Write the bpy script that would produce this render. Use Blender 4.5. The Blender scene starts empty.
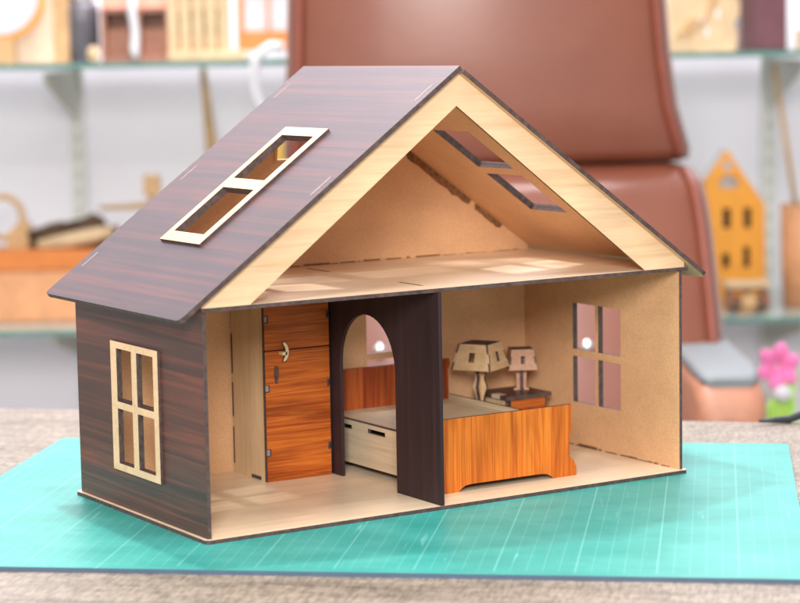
import bpy, bmesh, math, random
from mathutils import Vector, Matrix
from mathutils.geometry import tessellate_polygon
random.seed(7)
S = 0.01                                   # everything below is written in centimetres
C = bpy.context.scene.collection
scene = bpy.context.scene
R_ = math.radians

# ------------------------------------------------------------------ materials
def new_mat(name):
    m = bpy.data.materials.new(name); m.use_nodes = True
    nt = m.node_tree
    return m, nt, nt.nodes['Principled BSDF']

def N(nt, kind, **kw):
    n = nt.nodes.new(kind)
    for k, v in kw.items():
        if k in n.inputs.keys() if isinstance(k, str) else False: n.inputs[k].default_value = v
        else: setattr(n, k, v)
    return n

def coords(nt, scale, rot=(0, 0, 0)):
    tc = N(nt, 'ShaderNodeTexCoord'); mp = N(nt, 'ShaderNodeMapping')
    mp.inputs['Scale'].default_value = scale; mp.inputs['Rotation'].default_value = rot
    nt.links.new(tc.outputs['Object'], mp.inputs['Vector'])
    return mp.outputs['Vector']

def noise(nt, vec, scale=1, detail=3, rough=.55, dist=0):
    n = N(nt, 'ShaderNodeTexNoise')
    n.inputs['Scale'].default_value = scale; n.inputs['Detail'].default_value = detail
    n.inputs['Roughness'].default_value = rough; n.inputs['Distortion'].default_value = dist
    nt.links.new(vec, n.inputs['Vector'])
    return n.outputs['Fac']

def ramp(nt, fac, stops):
    r = N(nt, 'ShaderNodeValToRGB')
    e = r.color_ramp.elements
    while len(e) < len(stops): e.new(.5)
    for i, (p, c) in enumerate(stops):
        e[i].position = p; e[i].color = (*c, 1)
    nt.links.new(fac, r.inputs['Fac'])
    return r.outputs['Color']

def mix(nt, a, b, fac, mode='MIX'):
    n = N(nt, 'ShaderNodeMix', data_type='RGBA', blend_type=mode)
    for sock, val in ((n.inputs[0], fac), (n.inputs[6], a), (n.inputs[7], b)):
        if hasattr(val, 'links'): nt.links.new(val, sock)
        elif isinstance(val, (int, float)): sock.default_value = val
        else: sock.default_value = (*val, 1)
    return n.outputs[2]

def bump(nt, bsdf, height, strength=.2, dist=.0006):
    b = N(nt, 'ShaderNodeBump'); b.inputs['Strength'].default_value = strength
    b.inputs['Distance'].default_value = dist
    nt.links.new(height, b.inputs['Height']); nt.links.new(b.outputs['Normal'], bsdf.inputs['Normal'])

def wood(name, stops, along, across=170, run=7, rough=.5, coat=0, pores=.18, rot=(0, 0, 0), dist=.5, spec=.5, bands=0):
    m, nt, b = new_mat(name)
    sc = [across] * 3; sc['xyz'.index(along)] = run
    v = coords(nt, sc, rot)
    f = noise(nt, v, 1, 4, .6, dist)
    col = ramp(nt, f, stops)
    sc2 = [across * 5] * 3; sc2['xyz'.index(along)] = run * 5
    f2 = noise(nt, coords(nt, sc2, rot), 1, 2, .6)
    col = mix(nt, col, ramp(nt, f2, [(.3, (1 - pores,) * 3), (.62, (1, 1, 1))]), 1.0, 'MULTIPLY')
    v3 = coords(nt, (22, 22, 22)); f3 = noise(nt, v3, 1, 3, .5)
    col = mix(nt, col, ramp(nt, f3, [(.3, (.9, .9, .9)), (.7, (1.06, 1.05, 1.03))]), 1.0, 'MULTIPLY')
    if bands:
        sc3 = [55] * 3; sc3['xyz'.index(along)] = 6
        f4 = noise(nt, coords(nt, sc3, rot), 1, 3, .6, .8)
        col = mix(nt, col, ramp(nt, f4, [(.34, (1-bands, (1-bands)*.82, (1-bands)*.7)), (.5, (1, 1, 1)), (.68, (1.12, 1.2, 1.2))]), 1.0, 'MULTIPLY')
    nt.links.new(col, b.inputs['Base Color'])
    b.inputs['Roughness'].default_value = rough
    b.inputs['Specular IOR Level'].default_value = spec
    b.inputs['Coat Weight'].default_value = coat; b.inputs['Coat Roughness'].default_value = .36
    bump(nt, b, f2, .12, .0003)
    return m

def mdf(name, dark, light, rough=.62):
    m, nt, b = new_mat(name)
    f = noise(nt, coords(nt, (900, 900, 900)), 1, 3, .7)
    g = noise(nt, coords(nt, (28, 28, 40)), 1, 4, .6)
    col = mix(nt, ramp(nt, f, [(.25, dark), (.7, light)]), ramp(nt, g, [(.3, (.90, .885, .87)), (.7, (1.05, 1.04, 1.03))]), 1, 'MULTIPLY')
    nt.links.new(col, b.inputs['Base Color']); b.inputs['Roughness'].default_value = rough
    bump(nt, b, f, .08, .0002)
    return m

def plain(name, col, rough=.5, var=.08, scale=60, metal=0, coat=0):
    m, nt, b = new_mat(name)
    f = noise(nt, coords(nt, (scale,) * 3), 1, 4, .6)
    lo = tuple(max(0, c * (1 - var)) for c in col); hi = tuple(min(1, c * (1 + var)) for c in col)
    nt.links.new(ramp(nt, f, [(.3, lo), (.7, hi)]), b.inputs['Base Color'])
    b.inputs['Roughness'].default_value = rough; b.inputs['Metallic'].default_value = metal
    b.inputs['Coat Weight'].default_value = coat
    return m

ROSE = [(.22, (.030, .019, .028)), (.46, (.055, .031, .040)), (.55, (.080, .036, .040)), (.62, (.115, .038, .038)), (.69, (.060, .031, .038))]
ROSEW = [(.22, (.030, .016, .017)), (.44, (.062, .027, .023)), (.56, (.105, .037, .027)), (.64, (.16, .046, .030)), (.74, (.058, .025, .021))]
M = {}
M['rose_roof'] = wood('rosewood_laminate_roof', ROSE, 'y', 170, 2.2, .40, .45, .12, spec=.7)
M['rose_wall'] = wood('rosewood_laminate_wall', ROSEW, 'y', 150, 2.6, .42, .12, .12, spec=.4)
M['rose_dark'] = wood('rosewood_laminate_partition', [(.25, (.020, .012, .016)), (.6, (.036, .020, .023)), (.75, (.055, .028, .028))], 'z', 150, 5, .5, 0, .1, spec=.3)
M['mdf'] = mdf('raw_brown_board', (.56, .31, .155), (.79, .475, .262))
M['pale_floor'] = wood('pale_maple_floor', [(.25, (.74, .54, .36)), (.55, (.86, .68, .49)), (.8, (.78, .58, .40))], 'x', 110, 5, .36, .15, .08)
M['pale_frame'] = wood('pale_maple_trim', [(.25, (.62, .385, .21)), (.52, (.76, .52, .32)), (.8, (.66, .42, .24))], 'x', 110, 6, .5, 0, .08)
M['pale_bed'] = wood('pale_oak_board', [(.25, (.56, .42, .27)), (.55, (.70, .55, .38)), (.8, (.60, .45, .30))], 'y', 150, 6, .5, 0, .12)
M['pale_vert'] = wood('pale_oak_upright', [(.25, (.52, .35, .19)), (.55, (.66, .48, .29)), (.8, (.57, .40, .235))], 'z', 150, 6, .5, 0, .12)
ORNG = [(.26, (.26, .040, .007)), (.42, (.44, .092, .012)), (.55, (.56, .140, .020)), (.64, (.34, .055, .008)), (.76, (.50, .115, .015))]
ORNB = [(.26, (.42, .076, .009)), (.42, (.61, .145, .013)), (.55, (.71, .205, .022)), (.64, (.50, .102, .010)), (.76, (.66, .175, .017))]
RED = [(.24, (.20, .030, .008)), (.45, (.34, .060, .012)), (.58, (.43, .10, .018)), (.7, (.24, .035, .008))]
M['teak_h'] = wood('orange_teak_cross_grain', ORNG, 'x', 230, 5, .45, .0, .4, dist=.8, spec=.3, bands=.45)
M['teak_v'] = wood('orange_teak_upright_grain', ORNB, 'z', 210, 3.5, .45, .0, .32, dist=.6, spec=.3, bands=.35)
M['teak_red'] = wood('red_teak_upright_grain', RED, 'z', 180, 3.5, .5, .0, .3, spec=.3, bands=.4)
M['shade_wood'] = wood('lamp_shade_oak', [(.3, (.54, .345, .18)), (.7, (.70, .48, .28))], 'x', 180, 12, .55)
M['shade_pink'] = wood('lamp_shade_rosy_board', [(.3, (.46, .235, .14)), (.7, (.58, .33, .21))], 'x', 180, 12, .55)
M['burnt'] = plain('laser_burnt_edge', (.070, .042, .038), .65, .5, 250)
M['burnt_brown'] = plain('scorched_brown_edge', (.21, .092, .034), .8, .5, 300)
M['tab'] = plain('pale_tab_end', (.26, .20, .19), .6, .15, 500)
M['toy_orange_lin'] = plain('yellow_lining', (.78, .48, .14), .5, .08, 60)  # even yellow on the inner edge of the arch
M['brass'] = plain('pale_handle_wood', (.72, .55, .33), .45, .1, 300)

# ------------------------------------------------------------------ object helpers
def thing(name, label, cat, loc=(0, 0, 0), rz=0, group=None):
    o = bpy.data.objects.new(name, None); C.objects.link(o)
    o.empty_display_size = .02
    o.location = Vector(loc) * S; o.rotation_euler = (0, 0, rz)
    o['label'] = label; o['category'] = cat
    if group: o['group'] = group
    o['_loc'] = [float(x) for x in loc]; o['_rz'] = float(rz)
    return o

def tag(o, label=None, cat=None, group=None, kind=None):
    for k, v in (('label', label), ('category', cat), ('group', group), ('kind', kind)):
        if v: o[k] = v
    return o

class MB:
    """collects geometry in centimetres; build() links it as one mesh object"""
    def __init__(s): s.bm = bmesh.new()
    def quad_box(s, lo, hi, mi=0, rot=None, ctr=None):
        x0, y0, z0 = lo; x1, y1, z1 = hi
        P = [Vector(p) for p in ((x0,y0,z0),(x1,y0,z0),(x1,y1,z0),(x0,y1,z0),(x0,y0,z1),(x1,y0,z1),(x1,y1,z1),(x0,y1,z1))]
        if rot is not None:
            c = Vector(ctr); P = [rot @ (p - c) + c for p in P]
        V = [s.bm.verts.new(p) for p in P]
        fs = []
        for i in ((0,3,2,1),(4,5,6,7),(0,1,5,4),(1,2,6,5),(2,3,7,6),(3,0,4,7)):
            f = s.bm.faces.new([V[k] for k in i]); f.material_index = mi; fs.append(f)
        return fs
    def panel(s, outer, holes, O, u, v, n, t, mi=(0, 1, 2)):
        """flat sheet cut from polygon `outer` (a,b) with `holes`; front face on the n side"""
        O, u, v, n = map(Vector, (O, u, v, n))
        loops = [list(outer)] + [list(h) for h in holes]
        flat = [p for l in loops for p in l]
        tris = tessellate_polygon([[Vector((a, b, 0)) for a, b in l] for l in loops])
        F = [s.bm.verts.new(O + u * a + v * b) for a, b in flat]
        B = [s.bm.verts.new(O + u * a + v * b - n * t) for a, b in flat]
        for tr in tris:
            a, b, c = [flat[i] for i in tr]
            if abs((b[0]-a[0])*(c[1]-a[1]) - (b[1]-a[1])*(c[0]-a[0])) < 1e-7: continue
            f = s.bm.faces.new([F[i] for i in tr]); f.normal_update()
            if f.normal.dot(n) < 0: f.normal_flip()
            f.material_index = mi[0]
            f = s.bm.faces.new([B[i] for i in tr]); f.normal_update()
            if f.normal.dot(n) > 0: f.normal_flip()
            f.material_index = mi[1]
        k = 0
        for li, l in enumerate(loops):
            m = len(l)
            area = sum(l[i][0]*l[(i+1) % m][1] - l[(i+1) % m][0]*l[i][1] for i in range(m))
            for i in range(m):
                j = (i + 1) % m
                f = s.bm.faces.new((F[k+i], F[k+j], B[k+j], B[k+i])); f.normal_update()
                e = (u * (l[j][0]-l[i][0]) + v * (l[j][1]-l[i][1]))
                out = e.cross(u.cross(v)) * (1 if area > 0 else -1) * (1 if li == 0 else -1)
                if f.normal.dot(out) < 0: f.normal_flip()
                f.material_index = mi[2]
            k += m
    def rings(s, rings, mi=0, cap=True, closed=False):
        R = [[s.bm.verts.new(p) for p in r] for r in rings]
        n = len(R[0])
        rng = range(len(R)) if closed else range(len(R) - 1)
        for a in rng:
            b = (a + 1) % len(R)
            for i in range(n):
                j = (i + 1) % n
                f = s.bm.faces.new((R[a][i], R[a][j], R[b][j], R[b][i])); f.material_index = mi; f.smooth = True
        if cap and not closed:
            f = s.bm.faces.new(R[0][::-1]); f.material_index = mi
            f = s.bm.faces.new(R[-1]); f.material_index = mi
    def lathe(s, prof, c=(0, 0, 0), n=28, mi=0):
        c = Vector(c)
        s.rings([[c + Vector((r * math.cos(2*math.pi*k/n), r * math.sin(2*math.pi*k/n), z)) for k in range(n)] for r, z in prof], mi)
    def tube(s, pts, r, n=10, mi=0, closed=False):
        pts = [Vector(p) for p in pts]; out = []
        L = len(pts); prev = None
        for i, p in enumerate(pts):
            a = pts[i-1] if (i > 0 or closed) else p; b = pts[(i+1) % L] if (i < L-1 or closed) else p
            d = (b - a).normalized()
            if prev is None:
                h = Vector((0, 0, 1)) if abs(d.z) < .9 else Vector((1, 0, 0))
                x = d.cross(h).normalized()
            else:
                x = (prev - d * prev.dot(d)).normalized()
            prev = x; y = d.cross(x)
            rr = r[i] if isinstance(r, (list, tuple)) else r
            out.append([p + x * rr * math.cos(2*math.pi*k/n) + y * rr * math.sin(2*math.pi*k/n) for k in range(n)])
        s.rings(out, mi, closed=closed)
    def ball(s, c, r, mi=0, sc=(1, 1, 1), n=14):
        c = Vector(c); rs = []
        for i in range(1, n):
            t = math.pi * i / n
            rs.append([c + Vector((r*sc[0]*math.sin(t)*math.cos(2*math.pi*k/(2*n)), r*sc[1]*math.sin(t)*math.sin(2*math.pi*k/(2*n)), -r*sc[2]*math.cos(t))) for k in range(2*n)])
        s.rings(rs, mi)
    def build(s, name, mats, parent=None, bevel=0, local=False, smooth=False):
        bm = s.bm
        if bevel:
            bmesh.ops.remove_doubles(bm, verts=bm.verts, dist=1e-5)
            es = [e for e in bm.edges if len(e.link_faces) == 2 and e.calc_face_angle(0) > R_(35)]
            bmesh.ops.bevel(bm, geom=es, offset=bevel, segments=2, profile=.6, affect='EDGES', clamp_overlap=True)
        top = parent
        off = Vector((0, 0, 0)); rz = 0
        chain = parent
        while chain is not None and '_loc' not in chain.keys(): chain = chain.parent
        if chain is not None and not local:
            off = Vector(chain['_loc']); rz = chain['_rz']
        rot = Matrix.Rotation(-rz, 4, 'Z')
        for vtx in bm.verts:
            p = vtx.co - off
            vtx.co = (rot @ p if rz else p) * S
        bmesh.ops.recalc_face_normals(bm, faces=bm.faces) if bevel else None
        me = bpy.data.meshes.new(name); bm.to_mesh(me); bm.free()
        for m in (mats if isinstance(mats, (list, tuple)) else [mats]): me.materials.append(M[m] if isinstance(m, str) else m)
        o = bpy.data.objects.new(name, me); C.objects.link(o)
        if parent is not None: o.parent = parent
        if smooth:
            for p in me.polygons: p.use_smooth = True
        return o

def rect(a0, b0, a1, b1): return [(a0, b0), (a1, b0), (a1, b1), (a0, b1)]
def rrect(a0, b0, a1, b1, r, n=6, corners=(1, 1, 1, 1)):
    out = []
    for i, (cx, cy, t0) in enumerate(((a0+r, b0+r, 180), (a1-r, b0+r, 270), (a1-r, b1-r, 0), (a0+r, b1-r, 90))):
        if corners[i]:
            for k in range(n+1):
                t = R_(t0 + 90*k/n); out.append((cx + r*math.cos(t), cy + r*math.sin(t)))
        else:
            out.append(((a0, b0), (a1, b0), (a1, b1), (a0, b1))[i])
    return out

# ------------------------------------------------------------------ the doll house (x = width, y = depth, z = up)
W, D, H, T = 40., 20.14, 15.30, .27
house = thing('doll_house', 'open-fronted wooden doll house with dark rosewood roof, standing on the teal mat', 'doll house', (20, 10, 0))
X, Y, Z = (1, 0, 0), (0, 1, 0), (0, 0, 1)
nX, nY = (-1, 0, 0), (0, -1, 0)

b = MB(); b.panel(rrect(-.3, -.34, 40.3, 20.55, .35), [], (0, 0, T), X, Y, Z, T); b.build('floor_board', ['pale_floor', 'mdf', 'burnt'], house)

def panes(y0, y1, y2, y3, z0, z1, z2, z3):
    return [rect(y0, z0, y1, z1), rect(y2, z0, y3, z1), rect(y0, z2, y1, z3), rect(y2, z2, y3, z3)]
# left wall (outside face x=0), right wall (outside face x=40)
b = MB(); b.panel(rect(0, T+.005, D, H-.005), panes(7.1, 9.85, 10.45, 13.1, 3.5, 7.42, 8.0, 11.7), (0, 0, 0), Y, Z, nX, T); b.build('side_wall', ['rose_wall', 'mdf', 'burnt'], house)
b = MB(); b.panel(rect(0, T+.005, D, H-.005), panes(7.1, 9.95, 10.35, 13.27, 3.8, 7.49, 8.06, 11.75), (W, 0, 0), Y, Z, X, T)
b.quad_box((39.70, 15.6, .276), (39.737, 19, .56), 3); b.quad_box((39.70, 10.2, .276), (39.737, 12.6, .48), 3)
yy = 1.2
while yy < 19.2:
    ww = random.uniform(.4, 2.2); b.quad_box((39.7, yy, T+.003), (39.735, min(yy+ww, 19.6), T+random.uniform(.05, .16)), 3); yy += ww + random.uniform(.05, .5)
b.build('side_wall', ['rose_wall', 'mdf', 'burnt', 'burnt_brown'], house)
b = MB(); b.panel(rect(T+.005, T+.005, W-T-.005, H-.005), panes(24.5, 27.37, 27.78, 30.65, 3.8, 7.76, 8.24, 11.75), (0, D, 0), X, Z, Y, T); b.build('back_wall', ['rose_wall', 'mdf', 'burnt'], house)

# window surrounds
def surround(y0, y1, z0, z1, holes, O, u, v, n, name, grain='pale_frame'):
    m = MB(); m.panel(rect(y0, z0, y1, z1), holes, O, u, v, n, .2); return m.build(name, [grain, grain, 'burnt'], house)
surround(6.42, 13.92, 2.95, 12.1, panes(7.14, 9.72, 10.55, 12.95, 3.45, 7.36, 7.86, 11.62), (-.202, 0, 0), Y, Z, nX, 'window_frame')
surround(6.4, 13.95, 2.95, 12.4, panes(7.06, 9.97, 10.33, 13.31, 3.76, 7.51, 8.04, 11.79), (W+.202, 0, 0), Y, Z, X, 'window_frame')
surround(23.8, 31.3, 2.95, 12.4, panes(24.46, 27.39, 27.76, 30.69, 3.76, 7.78, 8.22, 11.79), (0, D+.202, 0), X, Z, Y, 'window_frame')

# attic floor with the tab slots of the partition below
b = MB(); b.panel(rect(-.12, -.2, 40.4, 20.35), [], (0, 0, H+T), X, Y, Z, T)
for y0, y1 in ((14.9, 18.3), (2.0, 5.1)): b.quad_box((18.2, y0, H+T-.02), (18.47, y1, H+T+.004), 2)
b.build('attic_floor', ['pale_floor', 'mdf', 'burnt'], house)

# roof: top planes through the ridge (20, 30.86); the left eave at (-2, 14.96)
TR = .33; sl = (30.86 - 14.96) / 22.; ct = 1 / math.sqrt(1 + sl*sl); st = sl * ct
def under(x): return 30.86 - TR/ct - sl*abs(x-20) - .012
apex = [(-.1, H+T+.004), (-.1, under(-.1)), (20, under(20)), (40.1, under(40.1)), (40.1, H+T+.004)]
b = MB(); b.panel(apex + [(36.4, H+T+.004), (20, 28.1), (3.5, H+T+.004)], [], (0, -.14, 0), X, Z, nY, T); b.build('gable_frame', ['pale_frame', 'mdf', 'burnt_brown'], house)
gw = [(16.6, 23.6)] + [(20 - 3.4*math.cos(math.pi*k/24), 24.2 + 3.0*math.sin(math.pi*k/24)) for k in range(25)] + [(23.4, 23.6)]
gi = [(16.85, 23.82)] + [(20 - 3.15*math.cos(math.pi*k/24), 24.2 + 2.75*math.sin(math.pi*k/24)) for k in range(25)] + [(23.15, 23.82)]
b = MB(); b.panel(gw, [gi], (0, D+.75, 0), X, Z, Y, 1.1); b.build('arch_lining', ['mdf', 'mdf', 'toy_orange_lin'], house)
b = MB(); b.panel(apex, [[(20+(a-20)*1.004, 24.8+(c-24.8)*1.004) for a, c in gw]], (0, D, 0), X, Z, Y, T, (0, 1, 2))
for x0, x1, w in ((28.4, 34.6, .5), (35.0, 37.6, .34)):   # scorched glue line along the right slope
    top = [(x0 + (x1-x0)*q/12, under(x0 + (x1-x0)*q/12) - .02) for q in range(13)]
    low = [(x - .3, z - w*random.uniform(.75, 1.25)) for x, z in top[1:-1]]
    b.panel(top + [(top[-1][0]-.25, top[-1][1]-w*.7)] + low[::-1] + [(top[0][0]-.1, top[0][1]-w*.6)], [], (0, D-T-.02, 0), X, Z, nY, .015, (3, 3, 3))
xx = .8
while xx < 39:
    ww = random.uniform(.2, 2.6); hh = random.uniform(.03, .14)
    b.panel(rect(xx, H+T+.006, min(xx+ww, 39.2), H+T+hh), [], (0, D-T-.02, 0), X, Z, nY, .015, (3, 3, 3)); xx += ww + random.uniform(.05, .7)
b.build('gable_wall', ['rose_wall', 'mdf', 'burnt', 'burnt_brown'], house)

for side in (-1, 1):
    u = Vector((side*ct, 0, -st)); n = Vector((side*st, 0, ct)); L = 22 / ct
    if side < 0: hs = [rect(8.45, 7.6, 13.45, 12.1), rect(14.45, 7.6, 19.4, 12.1)]
    else: hs = [rect(7.95, 7.8, 13.0, 12.5), rect(13.9, 7.8, 19.0, 12.5)]
    b = MB()
    a0 = 0 if side < 0 else .5
    b.panel(rrect(a0, -.63, L, 20.97, .45, corners=(0, 1, 1, 0)), hs, (20, 0, 30.86), u, Y, n, TR)
    for y0 in (.02, 19.82):
        for a in ((2.2, 4.0), (12.2, 13.9), (22.4, 24.0)) if y0 > 5 else ((2.1, 4.0), (12.3, 14.3)):
            b.panel(rect(a[0], y0+.05, a[1], y0+.24), [], Vector((20, 0, 30.86)) + n*.012, u, Y, n, .02, (3, 3, 3))
    b.build('roof_panel', ['rose_roof', 'mdf', 'burnt', 'tab'], house)
    m = MB(); y0, y1 = (6.75, 12.85) if side < 0 else (7.0, 13.3)
    m.panel(rect(7.55 if side < 0 else 7.05, y0, 20.35 if side < 0 else 19.9, y1), [rect(h[0][0]+.02, h[0][1]-.02, h[2][0]-.02, h[2][1]+.02) for h in hs], Vector((20, 0, 30.86)) + n*.2, u, Y, n, .198)
    m.build('skylight_frame', ['pale_frame', 'pale_frame', 'burnt'], house)

# partition with the arched opening
arch = [(5.5, T+.005), (5.5, 8.9)]
for k in range(1, 24):
    t = math.pi * (1 - k/24.); arch.append((9.38 + 3.88*math.cos(t), 8.9 + 3.95*math.sin(t)))
arch += [(13.26, 8.9), (13.26, T+.005)]
outer = [(-.3, T+.005)] + arch + [(19.78, T+.005), (19.78, H-.005), (-.3, H-.005)]
b = MB(); b.panel(outer, [], (18.13, 0, 0), Y, Z, nX, T); b.build('partition_wall', ['rose_dark', 'rose_dark', 'rose_dark'], house)

# ------------------------------------------------------------------ furniture inside
wd = thing('wardrobe', 'tall orange teak wardrobe with a crescent handle, in the left room behind the dark partition', 'wardrobe', (15.2, 17.1, T))
z0 = T+.004
b = MB(); b.panel([(14.88, z0), (15.5, z0), (15.5, z0+.3), (17.0, z0+.3), (17.0, z0), (19.76, z0), (19.76, 14.85), (14.88, 14.85)], [], (12.46, 0, 0), Y, Z, nX, T)
b.quad_box((12.52, 15.5, z0+.01), (12.7, 17.0, z0+.3), 2)
for za, zb in ((4.6, 7.2), (7.9, 10.9), (1, 3.8)): b.quad_box((12.43, 19.6, za), (12.50, 19.76, zb), 2)
b.build('side_panel', ['pale_vert', 'pale_vert', 'burnt'], wd)
b = MB(); b.panel(rect(14.88, z0, 19.76, 14.85), [], (17.95, 0, 0), Y, Z, X, T); b.build('side_panel', ['pale_vert', 'pale_vert', 'burnt'], wd)
b = MB(); b.quad_box((12.76, 14.9, 14.5), (17.65, 19.7, 14.85)); b.build('top_panel', ['pale_bed'], wd)
def door(za, zb, tabs, nm):
    m = MB(); m.panel(rect(12.46, za, 17.95, zb), [], (0, 14.5, 0), X, Z, nY, .37)
    for z in tabs:
        for xa, xb, side in ((12.45, 12.85, -1), (17.6, 17.96, 1)):
            if side < 0: m.quad_box((xa, 14.46, z-.30), (xb-.06, 14.54, z+.27), 2); m.quad_box((xa-.005, 14.43, z-.2), (xb-.2, 14.53, z+.22), 5)
            else: m.quad_box((xa+.1, 14.46, z-.28), (xb, 14.54, z+.28), 2); m.quad_box((xa+.2, 14.44, z-.18), (xb-.02, 14.53, z+.18), 4)
    return m.build(nm, ['teak_h', 'pale_vert', 'burnt', 'pale_vert', 'rose_dark', 'tab'], wd)
door(10.12, 14.85, (12.45,), 'door'); low = door(z0, 10.03, (7.3, 2.5), 'door')
b = MB()
cres = [(13.7 + .48*math.cos(t), 10.0 + .72*math.sin(t)) for t in [R_(-88 + 176*k/14) for k in range(15)]] + [(13.7 + .22*math.cos(t), 10.0 + .54*math.sin(t)) for t in [R_(80 - 160*k/10) for k in range(11)]]
b.panel(cres, [], (0, 13.95, .0), X, Z, nY, .22, (0, 0, 1)); b.quad_box((13.65, 13.95, 9.75), (14.05, 14.5, 9.99), 0)
b.build('handle', ['brass', 'burnt'], wd)
b = MB(); b.panel([(13.25, 8.95), (13.5, 8.9), (13.55, 8.3), (13.41, 7.6), (13.28, 7.65), (13.2, 8.3)], [], (0, 14.38, 0), X, Z, nY, .1); b.build('handle_shadow', ['burnt'] * 3, wd)  # thin dark piece standing in for the shadow below the handle
wd_h = low

bed = thing('toy_bed', 'wooden toy bed with a bright orange bracket-footed footboard, right of the arched partition', 'bed', (26.2, 11.2, T))
def board(y, ztop, mat, name, foot=True):
    hx = 5.72 if foot else 5.1; hf = 6.12
    half = [(hx, ztop), (hx, 3.45), (hx-.22, 3.4), (hx-.22, 1.75), (hx, 1.62), (hx+.22, 1.35), (hf, .95), (hf, z0), (4.0, z0), (3.75, .5), (3.4, .68), (2.9, .74)]
    if not foot: half = [(hx+.35, ztop), (hx+.42, ztop-.45), (hx+.2, ztop-.9), (hx+.3, 3.4), (hx+.3, z0), (4, z0), (3.75, .5), (3.4, .68), (2.9, .74)]
    pol = [(26.2 + a, c) for a, c in half] + [(25.8 - a, c) for a, c in half[::-1]]
    m = MB(); m.panel(pol, [], (0, y, 0), X, Z, nY, T); return m.build(name, [mat, mat, 'burnt'], bed)
board(3.0, 5.66, 'teak_v', 'footboard'); board(18.95, 7.35, 'teak_red', 'headboard', False)
b = MB(); b.panel(rect(3.32, .78, 18.92, 4.06), [rect(15.1, 3.38, 16.5, 3.7), rect(10.3, 3.42, 12.75, 3.75), rect(5.4, 3.42, 7.8, 3.75)], (20.15, 0, 0), Y, Z, nX, T); b.build('side_rail', ['pale_bed', 'pale_bed', 'burnt'], bed)
b = MB(); b.panel(rect(3.32, .78, 18.92, 4.5), [], (31.75, 0, 0), Y, Z, X, T); b.build('side_rail', ['pale_bed', 'pale_bed', 'burnt'], bed)
b = MB(); b.panel(rect(20.44, 3.32, 31.46, 18.92), [], (0, 0, 4.12), X, Y, Z, .3); b.build('bed_board', ['pale_bed', 'pale_bed', 'burnt'], bed)
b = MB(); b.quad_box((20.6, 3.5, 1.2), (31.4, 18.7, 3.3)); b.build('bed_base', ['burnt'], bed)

ns = thing('nightstand', 'small nightstand with an orange drawer and dark top, in the corner beside the toy bed', 'nightstand', (36.45, 16.9, T))
for xa in (34.4, 38.1):
    b = MB(); b.panel(rect(15.15, z0, 18.9, 4.16), [], (xa, 0, 0), Y, Z, nX, .33)
    for z in (1.6, 3.1): b.quad_box((xa-.03, 15.1, z-.35), (xa+.02, 15.4, z+.35), 2)
    b.build('side_panel', ['pale_vert', 'pale_vert', 'burnt'], ns)
b = MB(); b.panel(rect(34.25, 14.7, 38.6, 19.0), [], (0, 0, 4.5), X, Y, Z, .33, (0, 1, 2))
b.quad_box((34.23, 15.7, 4.19), (34.9, 16.8, 4.512), 3)
b.build('top_board', ['rose_wall', 'burnt', 'burnt', 'pale_bed'], ns)
b = MB(); b.panel(rect(34.75, z0+.7, 38.07, 4.13), [], (0, 14.85, 0), X, Z, nY, .3)
dr = b.build('drawer', ['teak_h', 'teak_h', 'burnt'], ns)
b = MB(); b.ball((36.42, 14.52, 3.2), .52, 0, (1, .35, .42)); b.ball((36.42, 14.4, 3.2), .2, 0, (1, .8, .8)); b.build('handle', ['burnt'], dr)
b = MB(); b.panel(rect(34.74, z0, 38.08, 4.1), [], (0, 18.9, 0), X, Z, Y, .3); b.build('back_panel', ['mdf', 'mdf', 'burnt'], ns)

def lamp(root, c, zb, zs, zt, wb, wt, rz, prof, smat, thick=.28):
    """laser-cut lamp: two crossed profile planks carry four slotted trapezoids"""
    cx, cy = c
    for a in (0, 1):
        ang = rz + a*math.pi/2
        u = Vector((math.cos(ang), math.sin(ang), 0)); n = Vector((-math.sin(ang), math.cos(ang), 0))
        halves = [(-.005, 1)] if a == 0 else [(thick/2+.004, 1), (thick/2+.004, -1)]
        m = MB()
        if a == 0:
            pol = [(r, z) for r, z in prof] + [(-r, z) for r, z in prof[::-1]]
            m.panel(pol, [], Vector((cx, cy, 0)) + n*thick/2, u, Z, n, thick)
        else:
            for _, sg in halves:
                pol = [(sg*(thick/2+.006), prof[0][1])] + [(sg*max(r, thick/2+.03), z) for r, z in prof] + [(sg*(thick/2+.006), prof[-1][1])]
                m.panel(pol, [], Vector((cx, cy, 0)) + n*thick/2, u, Z, n, thick)
        m.build('pole_plank', [smat, smat, 'burnt'], root)
    sh = None
    for k in range(4):
        ang = rz + k*math.pi/2
        u = Vector((math.cos(ang), math.sin(ang), 0)); out = Vector((math.sin(ang), -math.cos(ang), 0))
        h = zt - zs; tilt = (wb - wt) / 2
        v = (Vector((0, 0, h)) - out*tilt); ln = v.length; v.normalize()
        n = u.cross(v); n = n if n.dot(out) > 0 else -n
        hb, ht = wb/2, wt/2
        def ex(t): return hb + (ht-hb)*t
        pol = []
        steps = [(0, .0), (.3, .0), (.3, -.16), (.66, -.16), (.66, 0), (1, 0)] if k % 2 == 0 else [(0, -.16), (.3, -.16), (.3, 0), (.66, 0), (.66, -.16), (1, -.16)]
        for t, d in steps: pol.append((ex(t)+d*(wb/3.4), t*ln))
        pol = pol + [(-a, bb) for a, bb in pol[::-1]]
        sw = wb*.07
        slot = [rect(-sw, ln*.3, sw, ln*.68)]
        m = MB(); m.panel(pol, slot, Vector((cx, cy, zs)) + out*wb/2, u, v, n, thick*.8)
        m.build('shade_panel', [smat, smat, 'burnt'], root)
    m = MB(); hw = wt/2 - .26
    rot = Matrix.Rotation(rz, 3, 'Z')
    m.quad_box((cx-hw, cy-hw, zt-.22), (cx+hw, cy+hw, zt-.02), 0, rot, (cx, cy, 0)); m.build('shade_top', ['burnt'], root)

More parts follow.
